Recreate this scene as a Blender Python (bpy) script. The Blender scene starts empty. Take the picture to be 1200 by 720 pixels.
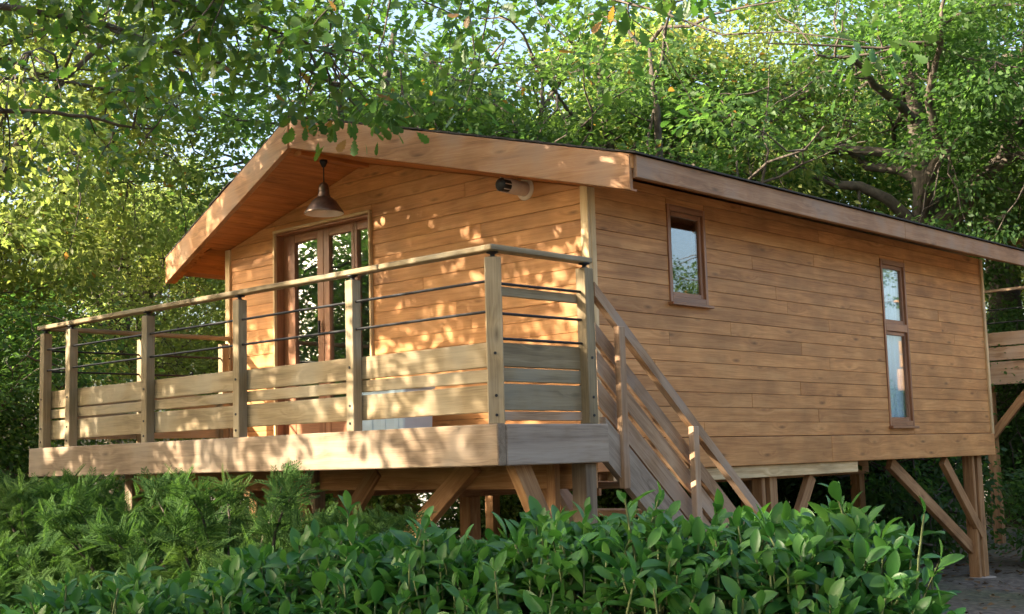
import bpy, bmesh, math, random
import numpy as np
from mathutils import Vector, Matrix

SC = bpy.context.scene
COL = SC.collection
rad = math.radians
random.seed(7)

# ------------------------------------------------------------------ camera
cam = bpy.data.cameras.new('camera'); camo = bpy.data.objects.new('camera', cam); COL.objects.link(camo)
CP = Vector((4.937, -5.242, -0.193))
CR = Vector((0.73466599, 0.6778213, -0.02870823)); CU = Vector((0.09950629, -0.06580003, 0.99285893)); CF = Vector((-0.67109193, 0.73227634, 0.11578853))
camo.matrix_world = Matrix(((CR.x, CU.x, -CF.x, CP.x), (CR.y, CU.y, -CF.y, CP.y), (CR.z, CU.z, -CF.z, CP.z), (0, 0, 0, 1)))
cam.sensor_fit = 'HORIZONTAL'; cam.sensor_width = 36; cam.lens = 36 * 1518.2 / 1200
cam.clip_start = 0.05; cam.clip_end = 2000
SC.camera = camo

# ------------------------------------------------------------------ sky and sun
SUN_EL = rad(24)
SUN_DIR = Vector((-0.53, -0.85, 0)).normalized() * math.cos(SUN_EL) + Vector((0, 0, math.sin(SUN_EL)))   # towards the sun
world = bpy.data.worlds.new('World'); SC.world = world; world.use_nodes = True
wn = world.node_tree.nodes; wl = world.node_tree.links
sky = wn.new('ShaderNodeTexSky'); sky.sky_type = 'NISHITA'; sky.sun_disc = False
sky.sun_elevation = SUN_EL; sky.sun_rotation = math.atan2(SUN_DIR.x, SUN_DIR.y)
sky.altitude = 200; sky.air_density = 1.0; sky.dust_density = 7.0; sky.ozone_density = 1.0
bg = wn['Background']; bg.inputs['Strength'].default_value = 0.15
wl.new(sky.outputs['Color'], bg.inputs['Color'])
sun = bpy.data.lights.new('sun', 'SUN'); suno = bpy.data.objects.new('sun', sun); COL.objects.link(suno)
sun.energy = 5.0; sun.angle = rad(0.45); sun.color = (1.0, 0.86, 0.66)
suno.rotation_euler = SUN_DIR.to_track_quat('Z', 'Y').to_euler()
SC.view_settings.view_transform = 'Standard'; SC.view_settings.look = 'None'
SC.view_settings.gamma = 1.0; SC.view_settings.exposure = 2.1
try: SC.view_settings.use_curve_mapping = False
except Exception: pass
SC.render.resolution_x = 1024; SC.render.resolution_y = 614
try:
    SC.cycles.max_bounces = 8; SC.cycles.transparent_max_bounces = 8; SC.cycles.diffuse_bounces = 4
except Exception: pass

GZ = -1.63          # ground level
X, Y, Z = Vector((1, 0, 0)), Vector((0, 1, 0)), Vector((0, 0, 1))

# ------------------------------------------------------------------ materials
def new_mat(name):
    m = bpy.data.materials.new(name); m.use_nodes = True
    nt = m.node_tree; return m, nt.nodes, nt.links, nt.nodes['Principled BSDF']

def math_node(n, l, op, a, b=None, clamp=False):
    k = n.new('ShaderNodeMath'); k.operation = op; k.use_clamp = clamp
    for i, v in enumerate((a, b)):
        if v is None: continue
        if isinstance(v, (int, float)): k.inputs[i].default_value = v
        else: l.new(v, k.inputs[i])
    return k.outputs[0]

def ramp(n, l, fac, stops):
    r = n.new('ShaderNodeValToRGB'); e = r.color_ramp.elements
    while len(e) < len(stops): e.new(0.5)
    for k, (p, c) in zip(e, stops): k.position = p; k.color = (*c, 1)
    l.new(fac, r.inputs[0]); return r.outputs[0]

def mix(n, l, fac, a, b, mode='MIX'):
    k = n.new('ShaderNodeMix'); k.data_type = 'RGBA'; k.blend_type = mode
    for i, v in ((0, fac), (6, a), (7, b)):
        if isinstance(v, (int, float)): k.inputs[i].default_value = v
        elif isinstance(v, tuple): k.inputs[i].default_value = (*v, 1)
        else: l.new(v, k.inputs[i])
    return k.outputs[2]

def wood(name, dark, mid, light, rough=0.6, knots=0.5, wear=None, vary=0.35, bump=0.25, spec=0.35):
    """grain runs along local X of each board, each board differs through Object Info > Random"""
    m, n, l, b = new_mat(name)
    tc = n.new('ShaderNodeTexCoord'); oi = n.new('ShaderNodeObjectInfo')
    off = n.new('ShaderNodeCombineXYZ')
    for i, k in enumerate((37.0, 11.0, 23.0)): l.new(math_node(n, l, 'MULTIPLY', oi.outputs['Random'], k), off.inputs[i])
    va = n.new('ShaderNodeVectorMath'); va.operation = 'ADD'; l.new(tc.outputs['Object'], va.inputs[0]); l.new(off.outputs[0], va.inputs[1])
    # knots first, they bend the grain
    mk = n.new('ShaderNodeMapping'); mk.inputs['Scale'].default_value = (2.3, 3.0, 8.0); l.new(va.outputs[0], mk.inputs[0])
    vo = n.new('ShaderNodeTexVoronoi'); vo.inputs['Scale'].default_value = 1.0; l.new(mk.outputs[0], vo.inputs['Vector'])
    kn = math_node(n, l, 'SUBTRACT', 1.0, math_node(n, l, 'DIVIDE', vo.outputs['Distance'], 0.16), True)
    kh = math_node(n, l, 'SUBTRACT', 1.0, math_node(n, l, 'DIVIDE', vo.outputs['Distance'], 0.42), True)
    mp = n.new('ShaderNodeMapping'); mp.inputs['Scale'].default_value = (0.9, 17.0, 17.0); l.new(va.outputs[0], mp.inputs[0])
    vb = n.new('ShaderNodeVectorMath'); vb.operation = 'ADD'; l.new(mp.outputs[0], vb.inputs[0])
    cx = n.new('ShaderNodeCombineXYZ'); l.new(math_node(n, l, 'MULTIPLY', kh, 1.2), cx.inputs[2]); l.new(cx.outputs[0], vb.inputs[1])
    g1 = n.new('ShaderNodeTexNoise'); g1.inputs['Scale'].default_value = 1.3; g1.inputs['Detail'].default_value = 5; g1.inputs['Roughness'].default_value = 0.62; g1.inputs['Distortion'].default_value = 0.6
    l.new(vb.outputs[0], g1.inputs['Vector'])
    mf = n.new('ShaderNodeMapping'); mf.inputs['Scale'].default_value = (5.0, 160.0, 160.0); l.new(va.outputs[0], mf.inputs[0])
    g2 = n.new('ShaderNodeTexNoise'); g2.inputs['Scale'].default_value = 1.0; g2.inputs['Detail'].default_value = 3; l.new(mf.outputs[0], g2.inputs['Vector'])
    gr = math_node(n, l, 'ADD', math_node(n, l, 'MULTIPLY', g1.outputs['Fac'], 0.68), math_node(n, l, 'MULTIPLY', g2.outputs['Fac'], 0.32))
    c = ramp(n, l, gr, ((0.34, dark), (0.49, mid), (0.63, light)))
    # blotches of stain and weather
    st = n.new('ShaderNodeTexNoise'); st.inputs['Scale'].default_value = 2.6; st.inputs['Detail'].default_value = 4; l.new(va.outputs[0], st.inputs['Vector'])
    blot = ramp(n, l, st.outputs['Fac'], ((0.35, (0.72, 0.70, 0.68)), (0.62, (1.08, 1.06, 1.04))))
    c = mix(n, l, 0.8, c, blot, 'MULTIPLY')
    if wear:
        wfac = ramp(n, l, st.outputs['Fac'], ((0.45, (0, 0, 0)), (0.65, (0.65, 0.65, 0.65))))
        c = mix(n, l, wfac, c, wear)
    # per board tone
    tone = math_node(n, l, 'ADD', math_node(n, l, 'MULTIPLY', oi.outputs['Random'], vary), 1 - vary * 0.55)
    tn = n.new('ShaderNodeCombineColor'); [l.new(tone, tn.inputs[i]) for i in range(3)]
    c = mix(n, l, 1.0, c, tn.outputs[0], 'MULTIPLY')
    c = mix(n, l, math_node(n, l, 'MULTIPLY', kn, knots), c, tuple(v * 0.28 for v in dark))
    l.new(c, b.inputs['Base Color'])
    b.inputs['Roughness'].default_value = rough; b.inputs['Specular IOR Level'].default_value = spec
    bp = n.new('ShaderNodeBump'); bp.inputs['Strength'].default_value = bump; bp.inputs['Distance'].default_value = 0.004
    l.new(gr, bp.inputs['Height']); l.new(bp.outputs[0], b.inputs['Normal'])
    return m

def plain(name, col, rough=0.6, metal=0.0, noise=0.25, scale=18.0, spec=0.5, bump=0.0):
    m, n, l, b = new_mat(name)
    tc = n.new('ShaderNodeTexCoord'); t = n.new('ShaderNodeTexNoise'); t.inputs['Scale'].default_value = scale; t.inputs['Detail'].default_value = 5
    l.new(tc.outputs['Object'], t.inputs['Vector'])
    lo = tuple(v * (1 - noise) for v in col); hi = tuple(min(1, v * (1 + noise)) for v in col)
    l.new(ramp(n, l, t.outputs['Fac'], ((0.3, lo), (0.7, hi))), b.inputs['Base Color'])
    b.inputs['Roughness'].default_value = rough; b.inputs['Metallic'].default_value = metal; b.inputs['Specular IOR Level'].default_value = spec
    if bump:
        bp = n.new('ShaderNodeBump'); bp.inputs['Strength'].default_value = bump; bp.inputs['Distance'].default_value = 0.01
        l.new(t.outputs['Fac'], bp.inputs['Height']); l.new(bp.outputs[0], b.inputs['Normal'])
    return m

def leaf_mat(name, c1, c2, c3, trans, rough=0.5, tmix=0.45, spec=0.3, patch=0.6, patchcol=None, autumn=0.0):
    """each leaf (mesh island) gets its own tint; larger noise patches give sprays of younger or yellower leaves"""
    m, n, l, b = new_mat(name)
    ge = n.new('ShaderNodeNewGeometry'); tc = n.new('ShaderNodeTexCoord'); oi = n.new('ShaderNodeObjectInfo')
    rnd = math_node(n, l, 'FRACT', math_node(n, l, 'ADD', ge.outputs['Random Per Island'], oi.outputs['Random']))
    c = ramp(n, l, rnd, ((0.0, c1), (0.5, c2), (1.0, c3)))
    if patchcol:
        t = n.new('ShaderNodeTexNoise'); t.inputs['Scale'].default_value = patch; t.inputs['Detail'].default_value = 3
        l.new(tc.outputs['Object'], t.inputs['Vector'])
        pf = ramp(n, l, t.outputs['Fac'], ((0.48, (0, 0, 0)), (0.66, (0.75, 0.75, 0.75))))
        c = mix(n, l, pf, c, patchcol)
    if autumn:
        r2 = math_node(n, l, 'FRACT', math_node(n, l, 'MULTIPLY', rnd, 57.3))
        c = mix(n, l, math_node(n, l, 'GREATER_THAN', r2, 1 - autumn), c, (0.22, 0.12, 0.03))
    l.new(c, b.inputs['Base Color']); b.inputs['Roughness'].default_value = rough; b.inputs['Specular IOR Level'].default_value = spec
    tr = n.new('ShaderNodeBsdfTranslucent')
    l.new(mix(n, l, 1.0, c, trans, 'MULTIPLY'), tr.inputs['Color'])
    ms = n.new('ShaderNodeMixShader'); ms.inputs[0].default_value = tmix
    l.new(b.outputs[0], ms.inputs[1]); l.new(tr.outputs[0], ms.inputs[2])
    l.new(ms.outputs[0], n['Material Output'].inputs['Surface'])
    return m

def glass_mat(name, tint=(0.9, 0.95, 0.97), refl=0.10):
    m, n, l, b = new_mat(name)
    tr = n.new('ShaderNodeBsdfTransparent'); tr.inputs[0].default_value = (*tint, 1)
    gl = n.new('ShaderNodeBsdfGlossy'); gl.inputs['Roughness'].default_value = 0.01; gl.inputs['Color'].default_value = (1, 1, 1, 1)
    lw = n.new('ShaderNodeLayerWeight'); lw.inputs[0].default_value = 0.5      # facing term: the same on both faces of the thin pane
    ms = n.new('ShaderNodeMixShader'); l.new(math_node(n, l, 'ADD', math_node(n, l, 'MULTIPLY', math_node(n, l, 'POWER', lw.outputs['Facing'], 4.0), 0.85), refl, True), ms.inputs[0])
    l.new(tr.outputs[0], ms.inputs[1]); l.new(gl.outputs[0], ms.inputs[2])
    l.new(ms.outputs[0], n['Material Output'].inputs['Surface'])
    return m

M = {}
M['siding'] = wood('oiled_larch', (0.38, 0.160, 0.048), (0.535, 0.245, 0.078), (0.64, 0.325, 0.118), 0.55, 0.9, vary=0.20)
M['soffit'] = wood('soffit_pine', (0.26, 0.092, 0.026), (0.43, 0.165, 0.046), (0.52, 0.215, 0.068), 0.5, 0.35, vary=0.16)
M['barge'] = wood('fascia_larch', (0.24, 0.115, 0.048), (0.38, 0.19, 0.082), (0.48, 0.265, 0.125), 0.6, 0.7, wear=(0.28, 0.195, 0.135), vary=0.12)
M['trim'] = wood('pale_pine_trim', (0.42, 0.27, 0.12), (0.60, 0.42, 0.21), (0.70, 0.54, 0.31), 0.55, 0.3, vary=0.1)
M['rail'] = wood('treated_pine', (0.165, 0.118, 0.060), (0.28, 0.208, 0.108), (0.37, 0.288, 0.165), 0.65, 0.7, wear=(0.27, 0.235, 0.165), vary=0.22)
M['beam'] = wood('weathered_beam', (0.13, 0.088, 0.054), (0.225, 0.158, 0.098), (0.31, 0.23, 0.152), 0.75, 0.85, wear=(0.25, 0.205, 0.155), vary=0.15, bump=0.4)
M['grey'] = wood('greyed_beam', (0.20, 0.145, 0.100), (0.33, 0.25, 0.18), (0.43, 0.345, 0.26), 0.8, 0.9, wear=(0.31, 0.25, 0.20), vary=0.15, bump=0.4)
M['stair'] = wood('stair_larch', (0.21, 0.115, 0.055), (0.36, 0.215, 0.115), (0.47, 0.31, 0.185), 0.65, 0.5, wear=(0.33, 0.25, 0.19), vary=0.25)
M['prop'] = wood('prop_larch', (0.20, 0.095, 0.036), (0.35, 0.18, 0.075), (0.45, 0.26, 0.12), 0.7, 0.6, vary=0.25)
M['joinery'] = wood('stained_joinery', (0.20, 0.080, 0.035), (0.30, 0.132, 0.060), (0.38, 0.185, 0.090), 0.4, 0.1, vary=0.08, spec=0.5)
M['deck'] = wood('deck_larch', (0.22, 0.12, 0.055), (0.36, 0.21, 0.105), (0.46, 0.29, 0.16), 0.65, 0.5, vary=0.3)
M['core'] = plain('dark_backing', (0.10, 0.045, 0.018), 0.9, noise=0.3)
M['room'] = plain('room_lining', (0.34, 0.22, 0.12), 0.8, noise=0.1)
M['felt'] = plain('roof_felt', (0.045, 0.04, 0.035), 0.95, noise=0.5, scale=40, bump=0.4)
M['iron'] = plain('black_iron', (0.022, 0.022, 0.024), 0.45, 0.6, 0.3, 30)
M['bronze'] = plain('bronzed_metal', (0.17, 0.115, 0.085), 0.38, 0.75, 0.35, 22)
M['enamel'] = plain('pale_enamel', (0.68, 0.62, 0.55), 0.45, 0.0, 0.08, 12)
M['pvc'] = plain('pale_plastic', (0.62, 0.50, 0.38), 0.5, 0.0, 0.12, 14)
M['pvcgrey'] = plain('grey_plastic', (0.44, 0.36, 0.29), 0.5, 0.0, 0.15, 14)
M['bluebox'] = plain('pale_blue_plastic', (0.50, 0.63, 0.70), 0.45, 0.0, 0.08, 6)
M['curtain'] = plain('pale_curtain', (0.72, 0.80, 0.86), 0.9, 0.0, 0.06, 5)
M['white'] = plain('white_cladding', (0.78, 0.79, 0.80), 0.5, 0.0, 0.05, 3)
M['glass'] = glass_mat('window_glass')
M['doorglass'] = glass_mat('door_glass', (0.85, 0.9, 0.92), 0.20)
M['bark'] = plain('oak_bark', (0.085, 0.068, 0.052), 0.95, 0, 0.55, 9, bump=0.9)
M['palebark'] = plain('pale_bark', (0.22, 0.19, 0.15), 0.95, 0, 0.45, 9, bump=0.9)
M['stem'] = plain('green_stem', (0.12, 0.15, 0.05), 0.7, 0, 0.3, 20)
M['oakleaf'] = leaf_mat('shade_tone_oak_leaves', (0.042, 0.090, 0.026), (0.060, 0.118, 0.032), (0.085, 0.148, 0.038), (2.2, 2.3, 1.4), 0.5, 0.5, patch=0.35, patchcol=(0.105, 0.155, 0.036), autumn=0.010)  # darkened green: shade of the nearer crowns put into the leaf colour
M['darkleaf'] = leaf_mat('evergreen_and_shade_tone_leaves', (0.036, 0.084, 0.026), (0.054, 0.112, 0.032), (0.076, 0.140, 0.038), (2.2, 2.3, 1.3), 0.5, 0.5, patch=0.4, patchcol=(0.075, 0.125, 0.030))  # evergreen shrub tone, also painted shade on the dark oak crowns
M['sunleaf'] = leaf_mat('sun_tone_leaves', (0.105, 0.150, 0.040), (0.145, 0.195, 0.055), (0.190, 0.230, 0.075), (2.4, 2.4, 1.7), 0.5, 0.55, patch=0.5, patchcol=(0.20, 0.21, 0.060), autumn=0.010)  # pale copy of the foliage, sunlight painted into its colour
M['nearleaf'] = leaf_mat('near_oak_leaves', (0.036, 0.095, 0.022), (0.055, 0.125, 0.026), (0.085, 0.150, 0.030), (1.9, 2.0, 1.1), 0.42, 0.45, spec=0.4, patch=0.5, patchcol=(0.11, 0.15, 0.028), autumn=0.018)
M['laurel'] = leaf_mat('laurel_leaves', (0.026, 0.098, 0.020), (0.042, 0.130, 0.025), (0.080, 0.180, 0.034), (1.7, 1.9, 1.0), 0.36, 0.28, spec=0.28, patch=2.0, patchcol=(0.068, 0.168, 0.030))
M['cypress'] = leaf_mat('cypress_sprays', (0.034, 0.080, 0.024), (0.050, 0.108, 0.030), (0.080, 0.145, 0.038), (1.6, 1.7, 1.0), 0.8, 0.35, spec=0.1, patch=1.3, patchcol=(0.095, 0.150, 0.040))
M['litter'] = leaf_mat('fallen_leaves', (0.10, 0.055, 0.025), (0.17, 0.10, 0.045), (0.24, 0.155, 0.07), (1, 1, 1), 0.8, 0.1)

# ground
m, n, l, b = new_mat('woodland_soil'); M['soil'] = m
tc = n.new('ShaderNodeTexCoord')
t1 = n.new('ShaderNodeTexNoise'); t1.inputs['Scale'].default_value = 0.5; t1.inputs['Detail'].default_value = 8; l.new(tc.outputs['Object'], t1.inputs['Vector'])
t2 = n.new('ShaderNodeTexNoise'); t2.inputs['Scale'].default_value = 14; t2.inputs['Detail'].default_value = 6; l.new(tc.outputs['Object'], t2.inputs['Vector'])
cA = ramp(n, l, t2.outputs['Fac'], ((0.3, (0.060, 0.046, 0.034)), (0.52, (0.135, 0.105, 0.075)), (0.72, (0.23, 0.185, 0.13))))
cB = ramp(n, l, t2.outputs['Fac'], ((0.3, (0.045, 0.055, 0.02)), (0.7, (0.11, 0.12, 0.045))))
l.new(mix(n, l, ramp(n, l, t1.outputs['Fac'], ((0.5, (0, 0, 0)), (0.66, (0.8, 0.8, 0.8)))), cA, cB), b.inputs['Base Color'])
b.inputs['Roughness'].default_value = 0.95
bp = n.new('ShaderNodeBump'); bp.inputs['Strength'].default_value = 0.8; bp.inputs['Distance'].default_value = 0.03
l.new(t2.outputs['Fac'], bp.inputs['Height']); l.new(bp.outputs[0], b.inputs['Normal'])

# ------------------------------------------------------------------ object helpers
WM = {}                                   # world matrices, kept by hand so that parenting needs no depsgraph update
def link(o, parent=None, mat=None, M4=None):
    COL.objects.link(o)
    M4 = M4 or Matrix.Identity(4)
    WM[o.name] = M4
    if parent is not None:
        o.parent = parent; o.matrix_parent_inverse = WM[parent.name].inverted()
    o.matrix_basis = M4
    if mat is not None and o.data is not None and not o.data.materials: o.data.materials.append(M[mat])
    return o
def thing(name, label, cat, loc=(0, 0, 0), group=None, rz=0.0):
    o = bpy.data.objects.new(name, None); o.empty_display_size = 0.2
    link(o, None, None, Matrix.Translation(loc) @ Matrix.Rotation(rz, 4, 'Z'))
    return tag(o, label, cat, group)
def tag(o, label, cat, group=None):
    o['label'] = label; o['category'] = cat
    if group: o['group'] = group
    return o
def mesh_obj(name, verts, faces, parent, mat, smooth=False, M4=None):
    me = bpy.data.meshes.new(name); me.from_pydata([tuple(v) for v in verts], [], faces); me.update()
    if smooth: me.polygons.foreach_set('use_smooth', [True] * len(me.polygons))
    return link(bpy.data.objects.new(name, me), parent, mat, M4)
_bx = {}
def board(name, parent, p0, p1, w, t, mat, up=Z, bev=0.004):
    """rectangular timber from p0 to p1: grain along it, w along 'up', t across"""
    p0, p1 = Vector(p0), Vector(p1); ex = p1 - p0; L = ex.length; ex.normalize()
    ey = Vector(up).cross(ex).normalized(); ez = ex.cross(ey)
    key = (round(L, 4), round(w, 4), round(t, 4), mat, bev)
    me = _bx.get(key)
    if me is None:
        bm = bmesh.new(); bmesh.ops.create_cube(bm, size=1.0)
        for v in bm.verts: v.co = Vector((v.co.x * L, v.co.y * t, v.co.z * w))
        if bev: bmesh.ops.bevel(bm, geom=bm.edges[:], offset=min(bev, t * .3, w * .3), segments=1, affect='EDGES')
        me = bpy.data.meshes.new(name); bm.to_mesh(me); bm.free(); me.materials.append(M[mat]); _bx[key] = me
    c = (p0 + p1) / 2
    M4 = Matrix(((ex.x, ey.x, ez.x, c.x), (ex.y, ey.y, ez.y, c.y), (ex.z, ey.z, ez.z, c.z), (0, 0, 0, 1)))
    return link(bpy.data.objects.new(name, me), parent, None, M4)
def panel(name, parent, origin, ex, ez, poly, t, mat, bev=0.004):
    """prism: counter-clockwise polygon in the (ex, ez) plane, thickness t towards -(ez x ex), front edges chamfered"""
    ex = Vector(ex).normalized(); ez = Vector(ez).normalized(); ey = ez.cross(ex); o = Vector(origin)
    cx = sum(p[0] for p in poly) / len(poly); cz = sum(p[1] for p in poly) / len(poly)
    P = [(p[0] - cx, p[1] - cz) for p in poly]; k = len(P)
    ins = []
    for i in range(k):
        a, q, c = Vector(P[i - 1]), Vector(P[i]), Vector(P[(i + 1) % k])
        e1 = (q - a).normalized(); e2 = (c - q).normalized()
        n1 = Vector((-e1.y, e1.x)); n2 = Vector((-e2.y, e2.x)); nn = (n1 + n2)
        d = max(0.3, 1 + n1.dot(n2)); ins.append(q + nn * (bev / d))
    vs = [(p[0], 0, p[1]) for p in P] + [(p[0], -(t - bev), p[1]) for p in P] + [(p.x, -t, p.y) for p in ins]
    fs = [tuple(range(k - 1, -1, -1)), tuple(range(2 * k, 3 * k))]
    for i in range(k):
        j = (i + 1) % k
        fs += [(i, j, k + j, k + i), (k + i, k + j, 2 * k + j, 2 * k + i)]
    c = o + ex * cx + ez * cz
    M4 = Matrix(((ex.x, ey.x, ez.x, c.x), (ex.y, ey.y, ez.y, c.y), (ex.z, ey.z, ez.z, c.z), (0, 0, 0, 1)))
    return mesh_obj(name, vs, fs, parent, mat, M4=M4)
def boxes(name, parent, lst, mat):
    """several non-touching or butted boxes of one part: (x0,x1,y0,y1,z0,z1)"""
    vs, fs = [], []
    for x0, x1, y0, y1, z0, z1 in lst:
        b0 = len(vs); vs += [(x, y, z) for z in (z0, z1) for y in (y0, y1) for x in (x0, x1)]
        fs += [tuple(b0 + i for i in f) for f in ((0, 2, 3, 1), (4, 5, 7, 6), (0, 1, 5, 4), (2, 6, 7, 3), (0, 4, 6, 2), (1, 3, 7, 5))]
    return mesh_obj(name, vs, fs, parent, mat)
def rod(name, parent, p0, p1, r, mat, seg=8):
    p0, p1 = Vector(p0), Vector(p1); d = (p1 - p0); q = d.to_track_quat('X', 'Z').to_matrix().to_4x4()
    L = d.length; vs = []; fs = []
    for x in (-L / 2, L / 2): vs += [(x, r * math.cos(2 * math.pi * i / seg), r * math.sin(2 * math.pi * i / seg)) for i in range(seg)]
    fs = [(i, (i + 1) % seg, seg + (i + 1) % seg, seg + i) for i in range(seg)] + [tuple(range(seg - 1, -1, -1)), tuple(range(seg, 2 * seg))]
    return mesh_obj(name, vs, fs, parent, mat, M4=Matrix.Translation((p0 + p1) / 2) @ q)
def lathe(name, parent, loc, prof, mat, seg=28, M4=None):
    vs, fs = [], []
    for r, z in prof: vs += [(r * math.cos(2 * math.pi * i / seg), r * math.sin(2 * math.pi * i / seg), z) for i in range(seg)]
    for k in range(len(prof) - 1):
        for i in range(seg): fs.append((k * seg + i, k * seg + (i + 1) % seg, (k + 1) * seg + (i + 1) % seg, (k + 1) * seg + i))
    return mesh_obj(name, vs, fs, parent, mat, True, Matrix.Translation(loc) @ (M4 or Matrix.Identity(4)))
def clip(poly, a, b, c):
    """keep a*x + b*z <= c"""
    out = []
    for i in range(len(poly)):
        p, q = poly[i - 1], poly[i]; dp = a * p[0] + b * p[1] - c; dq = a * q[0] + b * q[1] - c
        if (dp < 0) != (dq < 0):
            t = dp / (dp - dq); out.append((p[0] + t * (q[0] - p[0]), p[1] + t * (q[1] - p[1])))
        if dq <= 0: out.append(q)
    res = []
    for p in out:
        if not res or (abs(p[0] - res[-1][0]) + abs(p[1] - res[-1][1])) > 1e-4: res.append(p)
    return res
def area(p): return 0.5 * sum(p[i - 1][0] * p[i][1] - p[i][0] * p[i - 1][1] for i in range(len(p)))
def spans(lo, hi, holes):
    out = []; c = lo
    for a, b_ in sorted(holes):
        if a > c: out.append((c, min(a, hi)))
        c = max(c, b_)
    if c < hi: out.append((c, hi))
    return out

# ------------------------------------------------------------------ ground
def ground_z(x, y): return GZ + 0.05 * math.sin(x * 0.5) * math.cos(y * 0.4)
gx = np.unique(np.concatenate([np.linspace(-160, 160, 41), np.linspace(-16, 12, 57)])); gy = np.unique(np.concatenate([np.linspace(-160, 160, 41), np.linspace(-10, 18, 57)]))
gv = [(x, y, ground_z(x, y) if abs(x) < 30 and abs(y) < 30 else GZ) for y in gy for x in gx]; k = len(gx)
gf = [(j * k + i, j * k + i + 1, (j + 1) * k + i + 1, (j + 1) * k + i) for j in range(len(gy) - 1) for i in range(k - 1)]
g = mesh_obj('ground', gv, gf, None, 'soil', True); g['kind'] = 'structure'

# ------------------------------------------------------------------ cabin
XR, XL, YF, YB = -0.90, -5.34, 1.97, 8.91           # outer faces of the walls
ZB = -0.31                                          # underside of the floor frame
AX, ZA, PI_ = -3.33, 2.358, 0.2493                  # ridge position, soffit height at ridge, pitch
YA, YE = 1.19, 1.90                                 # the roof's front edge: prow at ridge, at eaves
XE_R, XE_L = -0.43, -6.23                           # eaves
YRB = 9.45                                          # rear edge of the roof
zs = lambda x: ZA - PI_ * abs(x - AX)               # underside of the soffit
yfr = lambda x: YA + (YE - YA) * abs(x - AX) / 2.9
cabin = thing('wooden_cabin', 'honey coloured timber cabin on stilts with low gabled roof', 'cabin', (-3.1, 5.4, GZ))
DOOR = (-4.61, -3.26, 0.02, 1.915)
WINS = [(2.94, 3.46, 0.975, 1.75), (6.48, 7.00, 0.01, 1.65)]   # y0, y1, z0, z1 on the right wall
PITCH = 0.117
# wall cores (with openings), siding in front of them
fw = boxes('wall', cabin, [(XL + .03, DOOR[0], YF + .024, YF + .12, ZB + .02, 1.70), (DOOR[1], XR - .03, YF + .024, YF + .12, ZB + .02, 1.70),
    (DOOR[0] + .001, DOOR[1] - .001, YF + .024, YF + .12, DOOR[3], 2.0), (DOOR[0] + .001, DOOR[1] - .001, YF + .024, YF + .12, ZB + .02, DOOR[2])], 'core')
gab = mesh_obj('gable_backing', [(x, y, z) for y in (YF + .026, YF + .118) for x, z in ((XL + .03, 1.70), (DOOR[0], 1.70), (DOOR[0], 2.0), (DOOR[1], 2.0), (DOOR[1], 1.70), (XR - .03, 1.70), (XR - .03, zs(XR) - .01), (AX, ZA - .01), (XL + .03, zs(XL) - .01))],
    [tuple(range(9)), tuple(range(17, 8, -1))], fw, 'core')
z_top_r = zs(XR) + 0.12
rw = boxes('wall', cabin, [(XR - .12, XR - .024, a, b_, z0, z1) for a, b_, z0, z1 in
    [(YF + .13, WINS[0][0], ZB + .02, z_top_r), (WINS[0][1], WINS[1][0], ZB + .02, z_top_r), (WINS[1][1], YB - .03, ZB + .02, z_top_r),
     (WINS[0][0] + .001, WINS[0][1] - .001, ZB + .02, WINS[0][2]), (WINS[0][0] + .001, WINS[0][1] - .001, WINS[0][3], z_top_r),
     (WINS[1][0] + .001, WINS[1][1] - .001, ZB + .02, WINS[1][2]), (WINS[1][0] + .001, WINS[1][1] - .001, WINS[1][3], z_top_r)]], 'core')
boxes('wall', cabin, [(XL, XL + .10, YF + .03, YB, ZB, zs(XL) + .12)], 'siding')
boxes('wall', cabin, [(XL + .101, XR - .125, YB - .10, YB, ZB, 1.85)], 'siding')
boxes('room_lining', cabin, [(XL + .102, XL + .12, YF + .14, YB - .11, 0.0, 1.85), (XL + .12, XR - .13, YB - .13, YB - .11, 0.0, 1.85)], 'room')
boxes('floor_frame', cabin, [(XL + .02, XR - .06, YF + .03, YB - .02, ZB + .03, -0.02)], 'deck')
boxes('ceiling', cabin, [(XL + .12, XR - .13, YF + .14, YB - .14, 1.86, 1.88)], 'room')
# right wall siding: each course in separate boards with butt joints
rng = random.Random(3)
def course(parent, lo, hi, z0, z1, holes, make):
    hs = [(h[0], h[1]) for h in holes if h[2] < z1 - 0.01 and h[3] > z0 + 0.01]
    for a, b_ in spans(lo, hi, hs):
        cuts = [a]
        x = a + rng.uniform(0.6, 3.6)
        while x < b_ - 0.5: cuts.append(x); x += rng.uniform(1.7, 3.8)
        cuts.append(b_)
        for c0, c1 in zip(cuts[:-1], cuts[1:]): make(c0 + 0.0012, c1 - 0.0012)
    for h in holes:                                  # pieces notched round an opening that cuts the course part way
        if h[2] < z1 - 0.01 and h[3] > z0 + 0.01:
            if h[2] > z0 + .012: make(h[0] + .0012, h[1] - .0012, z0, h[2])
            if h[3] < z1 - .012: make(h[0] + .0012, h[1] - .0012, h[3], z1)
z0 = -0.07
while z0 < z_top_r - .02:
    z1 = min(z0 + PITCH, z_top_r)
    hl = []
    for w in WINS:                                   # notch the courses that the frame cuts part way
        hl.append((w[0], w[1], w[2], w[3]))
    def mk(a, b_, z0=z0, z1=z1):
        panel('siding_board', rw, (XR - .022 + rng.uniform(-.0015, .0015), 0, 0), Y, Z, [(a, z0 + .0014), (b_, z0 + .0014), (b_, z1 - .0014), (a, z1 - .0014)], .022, 'siding', .0020)
    course(rw, YF + .05, YB - .04, z0, z1, hl, mk)
    z0 += PITCH
for a, b_ in ((YF - .02, 5.3), (5.3, YB)): panel('skirt_board', rw, (XR - .012, 0, 0), Y, Z, [(a + .001, ZB), (b_ - .001, ZB), (b_ - .001, -.075), (a + .001, -.075)], .034, 'siding', .005)
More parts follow.
